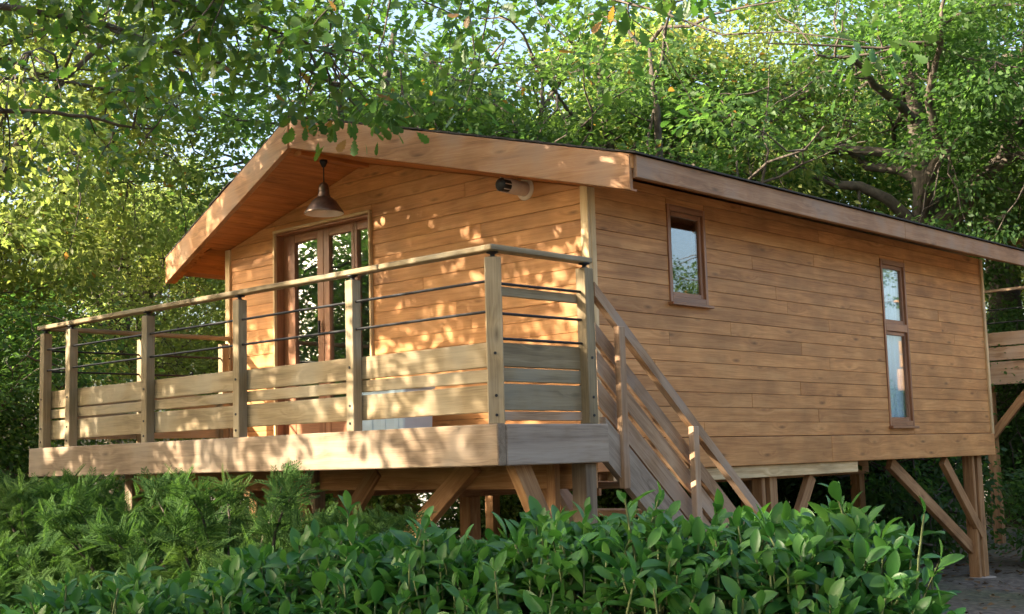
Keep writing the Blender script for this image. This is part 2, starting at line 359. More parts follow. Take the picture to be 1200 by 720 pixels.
# fill strips where frames cut a course
# facade siding
z0 = 0.0 - 2 * PITCH
while z0 < ZA:
    z1 = z0 + PITCH
    def mk(a, b_, z0=z0, z1=z1):
        p = [(a, z0 + .0014), (b_, z0 + .0014), (b_, z1 - .0014), (a, z1 - .0014)]
        p = clip(p, PI_, 1, ZA + PI_ * AX - .004); p = clip(p, -PI_, 1, ZA - PI_ * AX - .004)
        if len(p) >= 3 and area(p) > 0.002:
            panel('siding_board', fw, (0, YF + .022 + rng.uniform(-.0015, .0015), 0), X, Z, p, .022, 'siding', .0020)
    course(fw, XL + .045, XR - .045, z0, z1, [(DOOR[0], DOOR[1], DOOR[2], DOOR[3])], mk)
    z0 += PITCH
# corner trims
def vtrim(x, y, z0, z1, wx, wy, nm='corner_trim', mat='trim'): return board(nm, cabin, (x, y, z0), (x, y, z1), wx, wy, mat, up=X, bev=.003)
vtrim(XR - .018, YF - .008, .0, zs(XR) + .02, .07, .03)
board('corner_trim', cabin, (XR + .010, YF + .036, .0), (XR + .010, YF + .036, z_top_r - .01), .055, .022, 'trim', up=Y)
board('corner_trim', cabin, (XR + .010, YB - .02, -.08), (XR + .010, YB - .02, z_top_r - .01), .05, .026, 'trim', up=Y)
vtrim(XL + .016, YF - .008, .0, zs(XL), .07, .03)
# under-sill board below the near half of the wall
board('sill_beam', cabin, (XR - .04, YF + .2, -.362), (XR - .04, 5.82, -.362), .10, .06, 'trim')
board('floor_beam', cabin, (XR - .10, YF + .1, -.40), (XR - .10, 2.1, -.40), .16, .06, 'prop')
for x in (-2.4, -3.9, -5.2): board('floor_beam', cabin, (x, YF + .1, -.40), (x, YB - .1, -.40), .18, .09, 'prop')

# roof
def solid(name, parent, top, dz, mat):
    k = len(top); vs = list(top) + [(x, y, z - dz) for x, y, z in top]
    fs = [tuple(range(k)), tuple(range(2 * k - 1, k - 1, -1))] + [(i, k + i, k + (i + 1) % k, (i + 1) % k) for i in range(k)]
    fs = [tuple(f) for f in fs]
    return mesh_obj(name, vs, fs, parent, mat)
T = 0.262
ro = 0.03
def rplane(x): return zs(x) + T
roof = solid('roof', cabin, [(AX, YA - ro, rplane(AX)), (XE_R + .01, YE - ro, rplane(XE_R + .01)), (XE_R + .01, YRB, rplane(XE_R + .01)), (AX, YRB, rplane(AX))][::1], .10, 'siding')
solid('roof_slope', roof, [(AX, YA - ro, rplane(AX)), (AX, YRB, rplane(AX)), (XE_L - .01, YRB, rplane(XE_L - .01)), (XE_L - .01, YE - ro, rplane(XE_L - .01))], .10, 'siding')
# roofing felt shingles: courses laid up the slope, a ragged thin edge at the verge
for side, xe in ((1, XE_R), (-1, XE_L)):
    span_ = abs(xe - AX) + .03; nC = 12; cw = span_ / nC
    for i in range(nC):
        d0, d1 = i * cw, (i + 1) * cw + .03
        xa, xb = AX + side * d0, AX + side * d1
        o1 = rng.uniform(.035, .055)
        za, zb_ = rplane(xa) + .004 + .012, rplane(xb) + .004 + .018
        pts = [(xa, yfr(xa) - o1, za), (xb, yfr(xb) - o1, zb_), (xb, YRB + .03, zb_), (xa, YRB + .03, za)]
        if side < 0: pts = pts[::-1]
        solid('shingle_course', roof, pts, .012, 'felt')
# barge boards
def barge(xa, ya, za, xb, yb, zb_, h, nm, mat='barge', t=.045):
    d = Vector((xb - xa, yb - ya, 0)); L = d.length
    return panel(nm, roof, (xa, ya, 0), d, Z, [(0, za), (L, zb_), (L, zb_ + h), (0, za + h)], t, mat, .004)
BH = 0.257
barge(AX + .001, YA, ZA, XE_R, YE, zs(XE_R), BH, 'barge_board')
barge(XE_L, YE, zs(XE_L), AX - .001, YA, ZA, BH, 'barge_board')
# eave fascias, in two lengths with a joint
ft = rplane(XE_R) - .008
panel('fascia_board', roof, (XE_R, 0, 0), Y, Z, [(YE + .005, ft - .16), (6.02, ft - .16), (6.02, ft), (YE + .005, ft)], .035, 'barge', .004)
panel('fascia_board', roof, (XE_R, 0, 0), Y, Z, [(6.023, ft - .16), (YRB, ft - .16), (YRB, ft), (6.023, ft)], .035, 'barge', .004)
panel('fascia_board', roof, (XE_L, 0, 0), -Y, Z, [(-YRB, ft - .16), (-YE - .005, ft - .16), (-YE - .005, ft), (-YRB, ft)], .035, 'barge', .004)
# eave soffits along the sides
# front soffit, boards parallel to the ridge, cut to the prow
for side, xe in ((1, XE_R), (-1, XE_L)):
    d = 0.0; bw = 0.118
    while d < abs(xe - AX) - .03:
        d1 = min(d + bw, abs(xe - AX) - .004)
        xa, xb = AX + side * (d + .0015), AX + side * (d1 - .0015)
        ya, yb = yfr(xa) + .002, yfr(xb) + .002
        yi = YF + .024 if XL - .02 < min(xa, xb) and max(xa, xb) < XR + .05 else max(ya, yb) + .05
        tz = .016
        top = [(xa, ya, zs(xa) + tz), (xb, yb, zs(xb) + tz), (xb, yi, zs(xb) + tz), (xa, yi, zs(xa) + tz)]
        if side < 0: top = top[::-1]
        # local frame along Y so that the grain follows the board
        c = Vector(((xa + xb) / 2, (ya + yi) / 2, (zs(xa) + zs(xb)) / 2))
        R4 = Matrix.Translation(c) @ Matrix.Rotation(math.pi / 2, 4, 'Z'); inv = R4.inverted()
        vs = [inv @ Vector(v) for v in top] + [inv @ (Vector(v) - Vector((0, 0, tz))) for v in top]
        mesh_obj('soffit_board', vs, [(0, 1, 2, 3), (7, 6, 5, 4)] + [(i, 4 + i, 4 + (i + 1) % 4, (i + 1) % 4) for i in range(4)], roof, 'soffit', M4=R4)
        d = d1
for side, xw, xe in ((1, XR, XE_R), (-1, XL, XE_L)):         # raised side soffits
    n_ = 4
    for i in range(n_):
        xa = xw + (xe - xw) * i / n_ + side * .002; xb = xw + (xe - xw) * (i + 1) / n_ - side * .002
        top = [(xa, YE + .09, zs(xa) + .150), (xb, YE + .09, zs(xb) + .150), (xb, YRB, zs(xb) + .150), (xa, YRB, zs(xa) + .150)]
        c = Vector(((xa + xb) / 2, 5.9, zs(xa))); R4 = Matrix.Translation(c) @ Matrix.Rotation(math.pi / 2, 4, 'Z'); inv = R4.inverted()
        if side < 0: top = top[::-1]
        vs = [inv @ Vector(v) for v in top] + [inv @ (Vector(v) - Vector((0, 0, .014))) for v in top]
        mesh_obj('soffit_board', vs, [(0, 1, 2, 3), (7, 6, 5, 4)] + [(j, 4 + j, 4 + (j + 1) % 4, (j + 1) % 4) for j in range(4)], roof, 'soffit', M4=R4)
# ridge beam stub under the apex
board('ridge_beam', roof, (AX, YA + .05, ZA - .02), (AX, YF + .02, ZA - .02), .05, .09, 'soffit')

# ------------------------------------------------------------------ french door in the facade
door = link(bpy.data.objects.new('door', None), cabin, None, Matrix.Translation((-3.93, YF + .08, 0)))
x0, x1, dz0, dz1 = DOOR
def fb(nm, a, b_, w, t, mat, par, up=X): return board(nm, par, a, b_, w, t, mat, up=up, bev=.003)
# architrave (thin pale edge) and deep reveal lining
fb('architrave', (x0 + .012, YF - .012, dz0), (x0 + .012, YF - .012, dz1), .024, .03, 'trim', door)
fb('architrave', (x1 - .012, YF - .012, dz0), (x1 - .012, YF - .012, dz1), .024, .03, 'trim', door)
fb('architrave', (x0, YF - .012, dz1 + .0125), (x1, YF - .012, dz1 + .0125), .025, .03, 'trim', door, up=Z)
fb('reveal_lining', (x0 + .011, YF + .073, dz0 + .05), (x0 + .011, YF + .073, dz1 - .022), .020, .135, 'joinery', door)
fb('reveal_lining', (x1 - .011, YF + .073, dz0 + .05), (x1 - .011, YF + .073, dz1 - .022), .020, .135, 'joinery', door)
fb('reveal_lining', (x0 + .001, YF + .073, dz1 - .011), (x1 - .001, YF + .073, dz1 - .011), .020, .135, 'joinery', door, up=Z)
fb('threshold', (x0 + .001, YF + .07, dz0 + .024), (x1 - .001, YF + .07, dz0 + .024), .044, .18, 'joinery', door, up=Z)
yd = YF + .105
zt, zb0 = dz1 - .023, dz0 + .05
def leaf(xa, xb, stile_l, stile_r, rail_t=.075, rail_b=.12):
    lf = link(bpy.data.objects.new('door_leaf', None), door, None, Matrix.Translation(((xa + xb) / 2, yd, zb0)))
    fb('stile', (xa + stile_l / 2, yd, zb0), (xa + stile_l / 2, yd, zt), stile_l - .003, .05, 'joinery', lf)
    fb('stile', (xb - stile_r / 2, yd, zb0), (xb - stile_r / 2, yd, zt), stile_r - .003, .05, 'joinery', lf)
    fb('rail', (xa + stile_l, yd, zt - rail_t / 2), (xb - stile_r, yd, zt - rail_t / 2), rail_t, .046, 'joinery', lf, up=Z)
    fb('rail', (xa + stile_l, yd, zb0 + rail_b / 2), (xb - stile_r, yd, zb0 + rail_b / 2), rail_b, .046, 'joinery', lf, up=Z)
    panel('pane', lf, (0, yd + .004, 0), X, Z, [(xa + stile_l - .004, zb0 + rail_b - .004), (xb - stile_r + .004, zb0 + rail_b - .004), (xb - stile_r + .004, zt - rail_t + .004), (xa + stile_l - .004, zt - rail_t + .004)], .006, 'doorglass', .001)
    return lf
leaf(-4.585, -4.012, .165, .088)
lf2 = leaf(-4.010, -3.590, .080, .040)
leaf(-3.588, -3.285, .040, .045)
fb('handle', (-4.05, yd - .05, .95), (-4.05, yd - .05, 1.07), .02, .02, 'iron', lf2)

# ------------------------------------------------------------------ side windows
def window(y0, y1, z0, z1, transom=None, fixed=.045, near=.07, far=.085):
    w = link(bpy.data.objects.new('window', None), cabin, None, Matrix.Translation((XR, (y0 + y1) / 2, z0)))
    f = link(bpy.data.objects.new('frame', None), w, None, Matrix.Translation((XR, (y0 + y1) / 2, z0)))
    xf = XR - .018; th = .060
    B = lambda nm, a, b_, ww, tt, par, up: board(nm, par, a, b_, ww, tt, 'joinery', up=up, bev=.003)
    B('jamb', (xf, y0 + .0165, z0), (xf, y0 + .0165, z1), .033, th, f, Y); B('jamb', (xf, y1 - .0165, z0), (xf, y1 - .0165, z1), .033, th, f, Y)
    B('head', (xf, y0 + .033, z1 - .025), (xf, y1 - .033, z1 - .025), .05, th, f, Z); B('bottom_rail', (xf, y0 + .033, z0 + .025), (xf, y1 - .033, z0 + .025), .05, th, f, Z)
    B('sill', (XR + .012, y0 - .022, z0 - .012), (XR + .012, y1 + .022, z0 - .012), .024, .075, w, Z)
    tiers = [(z0 + .05, z1 - .05)] if transom is None else [(z0 + .05, transom - .04), (transom + .04, z1 - .05)]
    if transom: B('transom', (xf, y0 + .033, transom), (xf, y1 - .033, transom), .08, th, f, Z)
    for a, b_ in tiers:
        s = link(bpy.data.objects.new('sash', None), w, None, Matrix.Translation((XR - .05, (y0 + y1) / 2, a)))
        xs = XR - .026; sw = .036
        B('stile', (xs, y0 + .034 + sw / 2, a), (xs, y0 + .034 + sw / 2, b_), sw, .036, s, Y); B('stile', (xs, y1 - .034 - sw / 2, a), (xs, y1 - .034 - sw / 2, b_), sw, .036, s, Y)
        B('rail', (xs, y0 + .034 + sw, b_ - sw / 2), (xs, y1 - .034 - sw, b_ - sw / 2), sw, .036, s, Z); B('rail', (xs, y0 + .034 + sw, a + sw / 2), (xs, y1 - .034 - sw, a + sw / 2), sw, .036, s, Z)
        panel('pane', s, (xs - .003, 0, 0), Y, Z, [(y0 + .066, a + sw - .004), (y1 - .066, a + sw - .004), (y1 - .066, b_ - sw + .004), (y0 + .066, b_ - sw + .004)], .006, 'glass', .001)
    return w
w1 = window(*WINS[0]); w2 = window(*WINS[1], transom=.98)
def curtain(par, y0, y1, z0, z1, xo):
    nn = 41; vs = []; fs = []
    for i in range(nn):
        y = y0 + (y1 - y0) * i / (nn - 1); x = xo + .018 * math.sin(i * 1.25) + .006 * math.sin(i * 3.1)
        vs += [(x, y, z0), (x + .004, y, z1)]
    fs = [(2 * i, 2 * i + 2, 2 * i + 3, 2 * i + 1) for i in range(nn - 1)]
    o = mesh_obj('curtain', vs, fs, par, 'curtain', True); return o
curtain(w2, WINS[1][0] + .006, WINS[1][1] - .006, .02, .97, XR - .078)
curtain(w2, WINS[1][0] + .006, WINS[1][1] - .006, .975, 1.64, XR - .079)

# ------------------------------------------------------------------ stilts under the cabin
def prop(y, x=-1.02, s=.115, braces=(), par=cabin, ztop=ZB + .03):
    p = board('stilt', par, (x, y, GZ - .05), (x, y, ztop), s, s, 'prop', up=X)
    return p
prop(8.66); board('stilt', cabin, (-1.02, 8.50, GZ - .05), (-1.02, 8.50, ZB + .03), .115, .055, 'prop', up=X)
board('brace', cabin, (-1.05, 6.72, -.345), (-1.05, 8.50, -1.30), .125, .06, 'prop', up=Z)
board('brace', cabin, (-.98, 7.78, -.345), (-.98, 8.62, -1.16), .11, .06, 'prop', up=Z)
prop(4.42); board('stilt', cabin, (-1.02, 4.27, GZ - .05), (-1.02, 4.27, -.42), .10, .055, 'prop', up=X)
board('brace', cabin, (-1.0, 5.10, -.43), (-1.0, 4.50, -1.25), .11, .06, 'prop', up=Z)
board('brace', cabin, (-1.0, 3.45, -.43), (-1.0, 4.30, -1.25), .11, .06, 'prop', up=Z)
for y in (8.60, 4.36): lathe('footing', cabin, (-1.02, y, GZ - .06), [(0, .085), (.16, .085), (.19, .07), (.20, .0)], 'pvcgrey', 16)
for y in (2.2, 5.4, 8.6):
    for x in (-2.4, -3.9, -5.2): board('stilt', cabin, (x, y, GZ - .05), (x, y, -.49), .12, .12, 'prop', up=X)

# ------------------------------------------------------------------ terrace
W = 5.36
ter = thing('terrace', 'raised timber terrace with board and rod balustrade fronting the cabin', 'terrace', (-2.7, 1.0, GZ))
board('front_beam', ter, (-W, .035, -.117), (-.0025, .035, -.117), .234, .07, 'beam', up=Z, bev=.006)
sb = board('side_beam', ter, (-.035, .0725, -.118), (-.035, .985, -.118), .232, .07, 'grey', up=Z, bev=.006); sb['label'] = 'silvery grey weathered end beam'
board('side_beam', ter, (-W + .035, .0725, -.118), (-W + .035, 1.95, -.118), .232, .07, 'beam', up=Z, bev=.006)
board('inner_beam', ter, (-.915, .985, -.125), (-.07, .985, -.125), .21, .06, 'prop', up=Z)
for x in (-1.0, -1.6, -2.2, -2.8, -3.4, -4.0, -4.6, -5.1): board('joist', ter, (x, .0725, -.13), (x, 1.93, -.13), .19, .05, 'prop', up=Z)
board('cross_beam', ter, (-W + .08, .92, -.31), (-.08, .92, -.31), .16, .09, 'prop', up=Z)
y = .073
while y < 1.90:                                     # deck boards along X
    xr = -.072 if y < .95 else -.92
    board('deck_board', ter, (-W + .07, y + .06, -.013), (xr, y + .06, -.013), .026, .118, 'deck', up=Z, bev=.003)
    y += .124
# posts of the balustrade
PZ = .952
for x in (-5.235, -4.81, -3.67, -2.505, -1.30):
    board('balustrade_post', ter, (x, .075, 0.001), (x, .075, PZ), .072, .072, 'rail', up=X)
q = board('balustrade_post', ter, (-.105, .105, 0.001), (-.105, .105, PZ), .095, .078, 'rail', up=Vector((1, 1, 0)).normalized())
board('balustrade_post', ter, (-.062, .88, -.0), (-.062, .88, PZ + .0), .075, .085, 'rail', up=X)
for y in (1.02, 1.88): board('balustrade_post', ter, (-5.29, y, 0.001), (-5.29, y, PZ), .072, .072, 'rail', up=X)
# iron brackets between posts and handrail
for x, y in ((-5.235, .075), (-4.81, .075), (-3.67, .075), (-2.505, .075), (-1.30, .075), (-.105, .105), (-.062, .88), (-5.29, 1.02)):
    lathe('bracket', ter, (x, y, PZ - .002), [(.0, 0), (.03, 0), (.03, .006), (.014, .01), (.014, .022), (.036, .028), (.036, .036), (0, .036)], 'iron', 12)
HZ = 1.003
for a, b_ in ((-5.33, -3.05), (-3.045, -1.02), (-1.015, -.105)): board('handrail', ter, (a, .08, HZ), (b_, .08, HZ), .034, .085, 'rail', up=Z, bev=.006)
board('handrail', ter, (-.09, .035, HZ), (-.075, .93, HZ), .034, .085, 'rail', up=Z, bev=.006)
board('handrail', ter, (-5.29, .125, HZ), (-5.29, 1.95, HZ), .034, .085, 'rail', up=Z, bev=.006)
# coach screws in the posts
for x, y, dx, dy in [(-.105, .105, .0395 * .7071, -.0395 * .7071)] + [(x, .075, 0, -.036) for x in (-5.235, -4.81, -3.67, -2.505, -1.30)] + [(-.062, .88, .0375, 0)]:
    for z in (.05, .16, .40):
        p = Vector((x + dx, y + dy, z)); d = Vector((dx, dy, 0)).normalized(); rod('screw_head', ter, p - d * .004, p + d * .004, .009, 'iron', 8)
# iron rods
for z in (.815, .640): rod('rail_rod', ter, (-5.28, .072, z), (-.11, .072, z), .0085, 'iron')
for z in (.805, .632, .487): rod('rail_rod', ter, (-.10, .11, z), (-.066, .88, z), .0085, 'iron')
for z in (.815, .640): rod('rail_rod', ter, (-5.29, .08, z), (-5.29, 1.95, z), .0085, 'iron')
# guard boards fixed behind the posts, bay by bay
edges = [-5.32, -4.83, -3.68, -2.51, -1.30, -.15]
for a, b_ in zip(edges[:-1], edges[1:]):
    for zc, w in ((.398, .142), (.280, .074), (.148, .156)):
        board('guard_board', ter, (a + .004, .125, zc + rng.uniform(-.004, .004)), (b_ - .004, .125, zc + rng.uniform(-.004, .004)), w, .026, 'rail', up=Z)
for zc, w in ((.398, .138), (.283, .080), (.155, .152), (.046, .052)):
    board('guard_board', ter, (-.118, .15, zc), (-.098, .845, zc), w, .026, 'rail' if zc > .06 else 'stair', up=Z)
board('guard_board', ter, (-.126, .14, .765), (-.110, .86, .765), .055, .022, 'rail', up=Z)
for y0, y1 in ((.15, 1.0), (1.04, 1.94)):
    for zc, w in ((.402, .128), (.272, .048), (.141, .138)): board('guard_board', ter, (-5.335, y0, zc), (-5.335, y1, zc), w, .026, 'rail', up=Z)
# stilts and braces below the terrace
for x in (-.12, -2.7, -5.2):
    board('stilt', ter, (x, .88, GZ - .05), (x, .88, -.236), .115, .10, 'beam', up=X)
board('stilt', ter, (-.30, .80, GZ - .05), (-.30, .80, -.236), .07, .05, 'prop', up=X)
board('brace', ter, (-.14, .29, -.20), (-.14, .78, -1.05), .13, .07, 'prop', up=Y)
board('brace', ter, (-1.02, .84, -.22), (-1.75, .84, -.80), .13, .07, 'prop', up=Z)
board('brace', ter, (-.62, .95, -.22), (-.16, .95, -.85), .12, .06, 'prop', up=Z)
board('brace', ter, (-2.3, .40, -.22), (-2.68, .88, -.95), .11, .06, 'prop', up=Z)
board('brace', ter, (-2.0, .88, -.25), (-2.68, .88, -.95), .12, .06, 'prop', up=Z)
board('brace', ter, (-4.6, .88, -.25), (-5.18, .88, -.95), .12, .06, 'prop', up=Z)
for x in (-4.9,): board('stilt', ter, (x, .22, GZ - .05), (x, .22, -.23), .10, .10, 'prop', up=X)

# ------------------------------------------------------------------ staircase along the right wall
st = thing('staircase', 'brown timber staircase with sloping plank balustrade descending beside the cabin wall', 'staircase', (-.45, 2.0, GZ))
SL = .82
zh = lambda y: .845 - SL * (y - .954)
def diag(nm, x, ya, yb, o0, o1, t, mat, vert=True):
    """board parallel to the flight; o0/o1 lower and upper vertical offsets from the handrail line; plumb-cut ends"""
    P = [(ya, zh(ya) + o0), (yb, zh(yb) + o0), (yb, zh(yb) + o1), (ya, zh(ya) + o1)]
    c = Vector((x, (ya + yb) / 2, (P[0][1] + P[2][1]) / 2)); a = -math.atan(SL)
    ex = Vector((0, math.cos(a), math.sin(a))); ez = Vector((0, -math.sin(a), math.cos(a))); ey = ez.cross(ex)
    M4 = Matrix(((ex.x, ey.x, ez.x, c.x), (ex.y, ey.y, ez.y, c.y), (ex.z, ey.z, ez.z, c.z), (0, 0, 0, 1))); inv = M4.inverted()
    vs = [inv @ Vector((x + s * t / 2, y, z)) for s in (1, -1) for y, z in P]
    return mesh_obj(nm, vs, [(0, 1, 2, 3), (7, 6, 5, 4)] + [(i, 4 + i, 4 + (i + 1) % 4, (i + 1) % 4) for i in range(4)], st, mat, M4=M4)
ye = 3.0
diag('stringer', -.05, .99, ye + .1, -1.04, -.775, .05, 'grey')
diag('stringer', -.845, 1.02, ye + .1, -1.04, -.775, .05, 'stair')
for o0, o1 in ((-.305, -.185), (-.49, -.352), (-.695, -.535)): diag('guard_board', -.095, .995, ye - .1, o0, o1, .026, 'stair')
diag('handrail', -.045, .925, 2.98, -.085, -.0, .05, 'stair')
for y, z0_ in ((1.155, -.40), (1.915, -1.0), (2.78, GZ)):
    board('balustrade_post', st, (-.022 if y < 2.5 else -.022, y, z0_), (-.022, y, zh(y) - .075), .062, .045, 'stair', up=Y)
k = 0
zt_ = -.19; yt = 1.13
while zt_ > GZ + .05:
    board('tread', st, (-.818, yt, zt_), (-.078, yt, zt_), .04, .25, 'stair', up=Z)
    zt_ -= .19; yt += .19 / SL; k += 1

# ------------------------------------------------------------------ pendant lamp under the ridge
LX, LY = -3.33, 1.51
lamp = thing('pendant_lamp', 'bronzed bell shaped pendant lamp hanging under the gable peak', 'lamp', (LX, LY, ZA - .045))
lathe('ceiling_rose', lamp, (LX, LY, ZA - .045), [(0, 0), (.034, 0), (.032, -.02), (.016, -.055), (.006, -.062), (0, -.062)], 'iron', 20)
rod('cord', lamp, (LX, LY, ZA - .106), (LX, LY, 2.115), .005, 'iron', 8)
lathe('neck', lamp, (LX, LY, 1.995), [(0, .128), (.022, .126), (.037, .11), (.043, .08), (.047, .03), (.060, .0)], 'bronze', 28)
lathe('shade', lamp, (LX, LY, 1.865), [(.058, .135), (.076, .124), (.104, .095), (.130, .056), (.157, .016), (.166, .0), (.163, -.004)], 'bronze', 40)
lathe('shade_lining', lamp, (LX, LY, 1.865), [(.055, .132), (.073, .120), (.101, .091), (.127, .052), (.154, .012), (.163, -.004)], 'enamel', 40)
lathe('bulb', lamp, (LX, LY, 1.90), [(0, -.025), (.02, -.02), (.03, 0), (.026, .025), (.013, .05), (.013, .08)], 'enamel', 20)

# ------------------------------------------------------------------ flue terminal on the facade
fl = thing('flue_terminal', 'short cylindrical flue outlet with dark grille tip and pale flange on the gable', 'vent pipe', (-1.50, YF, 1.83))
ry = Matrix.Rotation(math.pi / 2, 4, 'X')
lathe('flange', fl, (-1.50, YF + .001, 1.83), [(0, .012), (.06, .012), (.080, .010), (.086, .004), (.086, 0)], 'pvc', 28, ry)
lathe('pipe', fl, (-1.50, YF, 1.83), [(.056, .012), (.056, .20), (.053, .203), (.040, .203)], 'pvcgrey', 28, ry)
lathe('grille_tip', fl, (-1.50, YF, 1.83), [(.050, .203), (.052, .27), (.044, .285), (0, .288)], 'iron', 16, ry)
for i in range(8):
    a = i * math.pi / 4; rod('grille_bar', fl, (-1.50 + 0.053 * math.cos(a), YF - .205, 1.83 + 0.053 * math.sin(a)), (-1.50 + 0.053 * math.cos(a), YF - .275, 1.83 + 0.053 * math.sin(a)), .004, 'pvcgrey', 6)

# ------------------------------------------------------------------ storage box on the terrace
bx = thing('storage_chest', 'pale blue plastic chest standing on the terrace beside the door', 'chest', (-2.68, 1.62, 0))
panel('body', bx, (-3.0, 1.78, 0), X, Z, [(.02, .002), (.62, .002), (.64, .36), (0, .36)], .30, 'bluebox', .012)
panel('lid', bx, (-3.0, 1.79, 0), X, Z, [(-.015, .362), (.655, .362), (.655, .395), (-.015, .395)], .33, 'bluebox', .01)
for i in range(4): panel('rib', bx, (-2.93 + i * .15, 1.482, 0), X, Z, [(0, .04), (.05, .04), (.05, .33), (0, .33)], .008, 'bluebox', .003)
rod('handle', bx, (-2.75, 1.455, .30), (-2.61, 1.455, .30), .01, 'iron')
for x in (-2.75, -2.61): rod('handle_mount', bx, (x, 1.456, .30), (x, 1.482, .30), .007, 'iron')

# ------------------------------------------------------------------ neighbouring cabin
nb = thing('neighbouring_cabin', 'second timber cabin with plank terrace glimpsed past the rear corner', 'cabin', (-1.2, 16.0, GZ))
NX, NY = -3.20, 14.0
board('front_beam', nb, (NX, NY, .86), (2.6, NY, .86), .34, .07, 'stair', up=Z)
for i, (zc, w) in enumerate(((1.15, .20), (1.37, .20))): board('guard_board', nb, (NX + .05, NY + .10, zc + .01), (2.6, NY + .10, zc + .01), w, .03, 'stair', up=Z)
for x in (NX + .09, NX + 1.3, NX + 2.5, NX + 3.7): board('balustrade_post', nb, (x, NY + .04, 1.03), (x, NY + .04, 2.08), .085, .075, 'stair', up=X)
board('handrail', nb, (NX, NY + .05, 2.11), (2.6, NY + .05, 2.11), .04, .09, 'stair', up=Z)
for z in (1.62, 1.82): rod('rail_rod', nb, (NX + .09, NY + .04, z), (2.5, NY + .04, z), .011, 'iron')
for x in (NX + .12, NX + 2.6): board('stilt', nb, (x, NY + .2, GZ - .05), (x, NY + .2, .69), .13, .13, 'prop', up=X)
board('brace', nb, (NX + .85, NY + .1, .69), (NX + .14, NY + .1, -.10), .12, .07, 'prop', up=Z)
panel('deck', nb, (NX, NY + 2.2, 0), X, Z, [(.05, .93), (5.4, .93), (5.4, 1.0), (.05, 1.0)], 2.1, 'deck')
k = 0
for i in range(16): panel('siding_board', nb, (NX, NY + 2.3, 0), X, Z, [(.3, .75 + i * .14), (5.4, .75 + i * .14), (5.4, .885 + i * .14), (.3, .885 + i * .14)], .03, 'siding')
boxes('wall', nb, [(NX + .32, 2.6, NY + 2.31, NY + 6.0, .6, 2.9)], 'core')
solid('roof', nb, [(NX - .1, NY + 1.2, 2.95), (2.9, NY + 1.2, 3.75), (2.9, NY + 6.4, 3.75), (NX - .1, NY + 6.4, 2.95)], .16, 'barge')
panel('barge_board', nb, (NX - .15, NY + 1.19, 0), X, Z, [(0, 2.74), (5.9, 3.54), (5.9, 3.76), (0, 2.96)], .04, 'barge')
for x in (NX + .5, 2.3): board('stilt', nb, (x, NY + 5.5, GZ - .05), (x, NY + 5.5, .6), .13, .13, 'prop', up=X)
# ------------------------------------------------------------------ white mobile home seen far below the terrace
mh = thing('mobile_home', 'white clad mobile home far behind, seen under the terrace', 'mobile home', (-13.2, 13.6, GZ), rz=rad(42))
mr = WM[mh.name]
def mbox(nm, x0, x1, y0, y1, z0, z1, mat):
    o = boxes(nm, None, [(x0, x1, y0, y1, z0, z1)], mat); o.parent = mh; WM[o.name] = mr; o.matrix_basis = Matrix.Identity(4); return o
mbox('body', -3.2, 3.2, -1.2, 1.2, .28, 2.5, 'white'); mbox('roof', -3.35, 3.35, -1.35, 1.35, 2.5, 2.62, 'pvcgrey')
for x in (-2.5, 1.2): mbox('window', x, x + .9, -1.215, -1.195, 1.15, 1.95, 'iron')
for x in (-2.6, 2.4): mbox('wheel_support', x, x + .25, -1.0, 1.0, -.05, .28, 'iron')
mbox('door', -.5, .3, -1.215, -1.195, .32, 2.2, 'pvc')

# ================================================================== vegetation
R_ = np.random.default_rng(11)
def np_mesh(name, V, F, mat, smooth=True):
    me = bpy.data.meshes.new(name); V = np.ascontiguousarray(V, np.float32); F = np.ascontiguousarray(F, np.int32)
    me.vertices.add(len(V)); me.vertices.foreach_set('co', V.ravel())
    k = F.shape[1]; me.loops.add(F.size); me.loops.foreach_set('vertex_index', F.ravel())
    me.polygons.add(len(F)); me.polygons.foreach_set('loop_start', np.arange(0, F.size, k, dtype=np.int32))
    try: me.polygons.foreach_set('loop_total', np.full(len(F), k, np.int32))
    except Exception: pass
    me.update(calc_edges=True)
    if smooth: me.polygons.foreach_set('use_smooth', np.ones(len(F), bool))
    me.materials.append(M[mat]); return me
def nrm(a): return a / np.maximum(1e-9, np.linalg.norm(a, axis=-1, keepdims=True))
def frames(d, up):
    """columns: leaf axis, side, normal"""
    d = nrm(d); s = nrm(np.cross(up, d)); n_ = np.cross(d, s); return np.stack([d, s, n_], axis=-1)
def scatter(tv, tf, P, Fr, S):
    V = np.einsum('nij,vj->nvi', Fr * S[:, None, None], tv) + P[:, None, :]
    F = (tf[None] + (np.arange(len(P)) * len(tv))[:, None, None]).reshape(-1, tf.shape[1])
    return V.reshape(-1, 3), F
def leaf_template(kind):
    """axis +X from 0 to 1, width along Y, normal Z; folded along the midrib"""
    if kind == 'kite': return np.array([(0, 0, 0), (.45, .30, .06), (1, 0, -.08), (.45, -.30, .06)], float), np.array([(0, 2, 1), (0, 3, 2)])
    if kind == 'oak':
        prof = [(.0, .015), (.14, .05), (.22, .15), (.30, .11), (.42, .23), (.50, .16), (.63, .29), (.72, .19), (.83, .24), (.92, .14), (1.0, .0)]
    else:                                        # broad laurel blade
        prof = [(.0, .014), (.09, .03), (.20, .105), (.40, .185), (.62, .205), (.80, .16), (.92, .085), (1.0, .0)]
    fold, droop = (.16, -.10) if kind == 'oak' else (.38, -.22)
    mid = [(x, 0, droop * x * x) for x, w in prof]
    vs = list(mid); fs = []; k = len(prof)
    for sgn in (1, -1):
        b0 = len(vs)
        for x, w in prof[:-1]: vs.append((x, sgn * w, droop * x * x + fold * w))
        for i in range(k - 1):
            a, b_, c = i, i + 1, b0 + i
            if i + 1 < k - 1: t = [(a, b_, c), (b_, b0 + i + 1, c)]
            else: t = [(a, b_, c)]
            fs += [f if sgn > 0 else f[::-1] for f in t]
    return np.array(vs, float), np.array(fs)
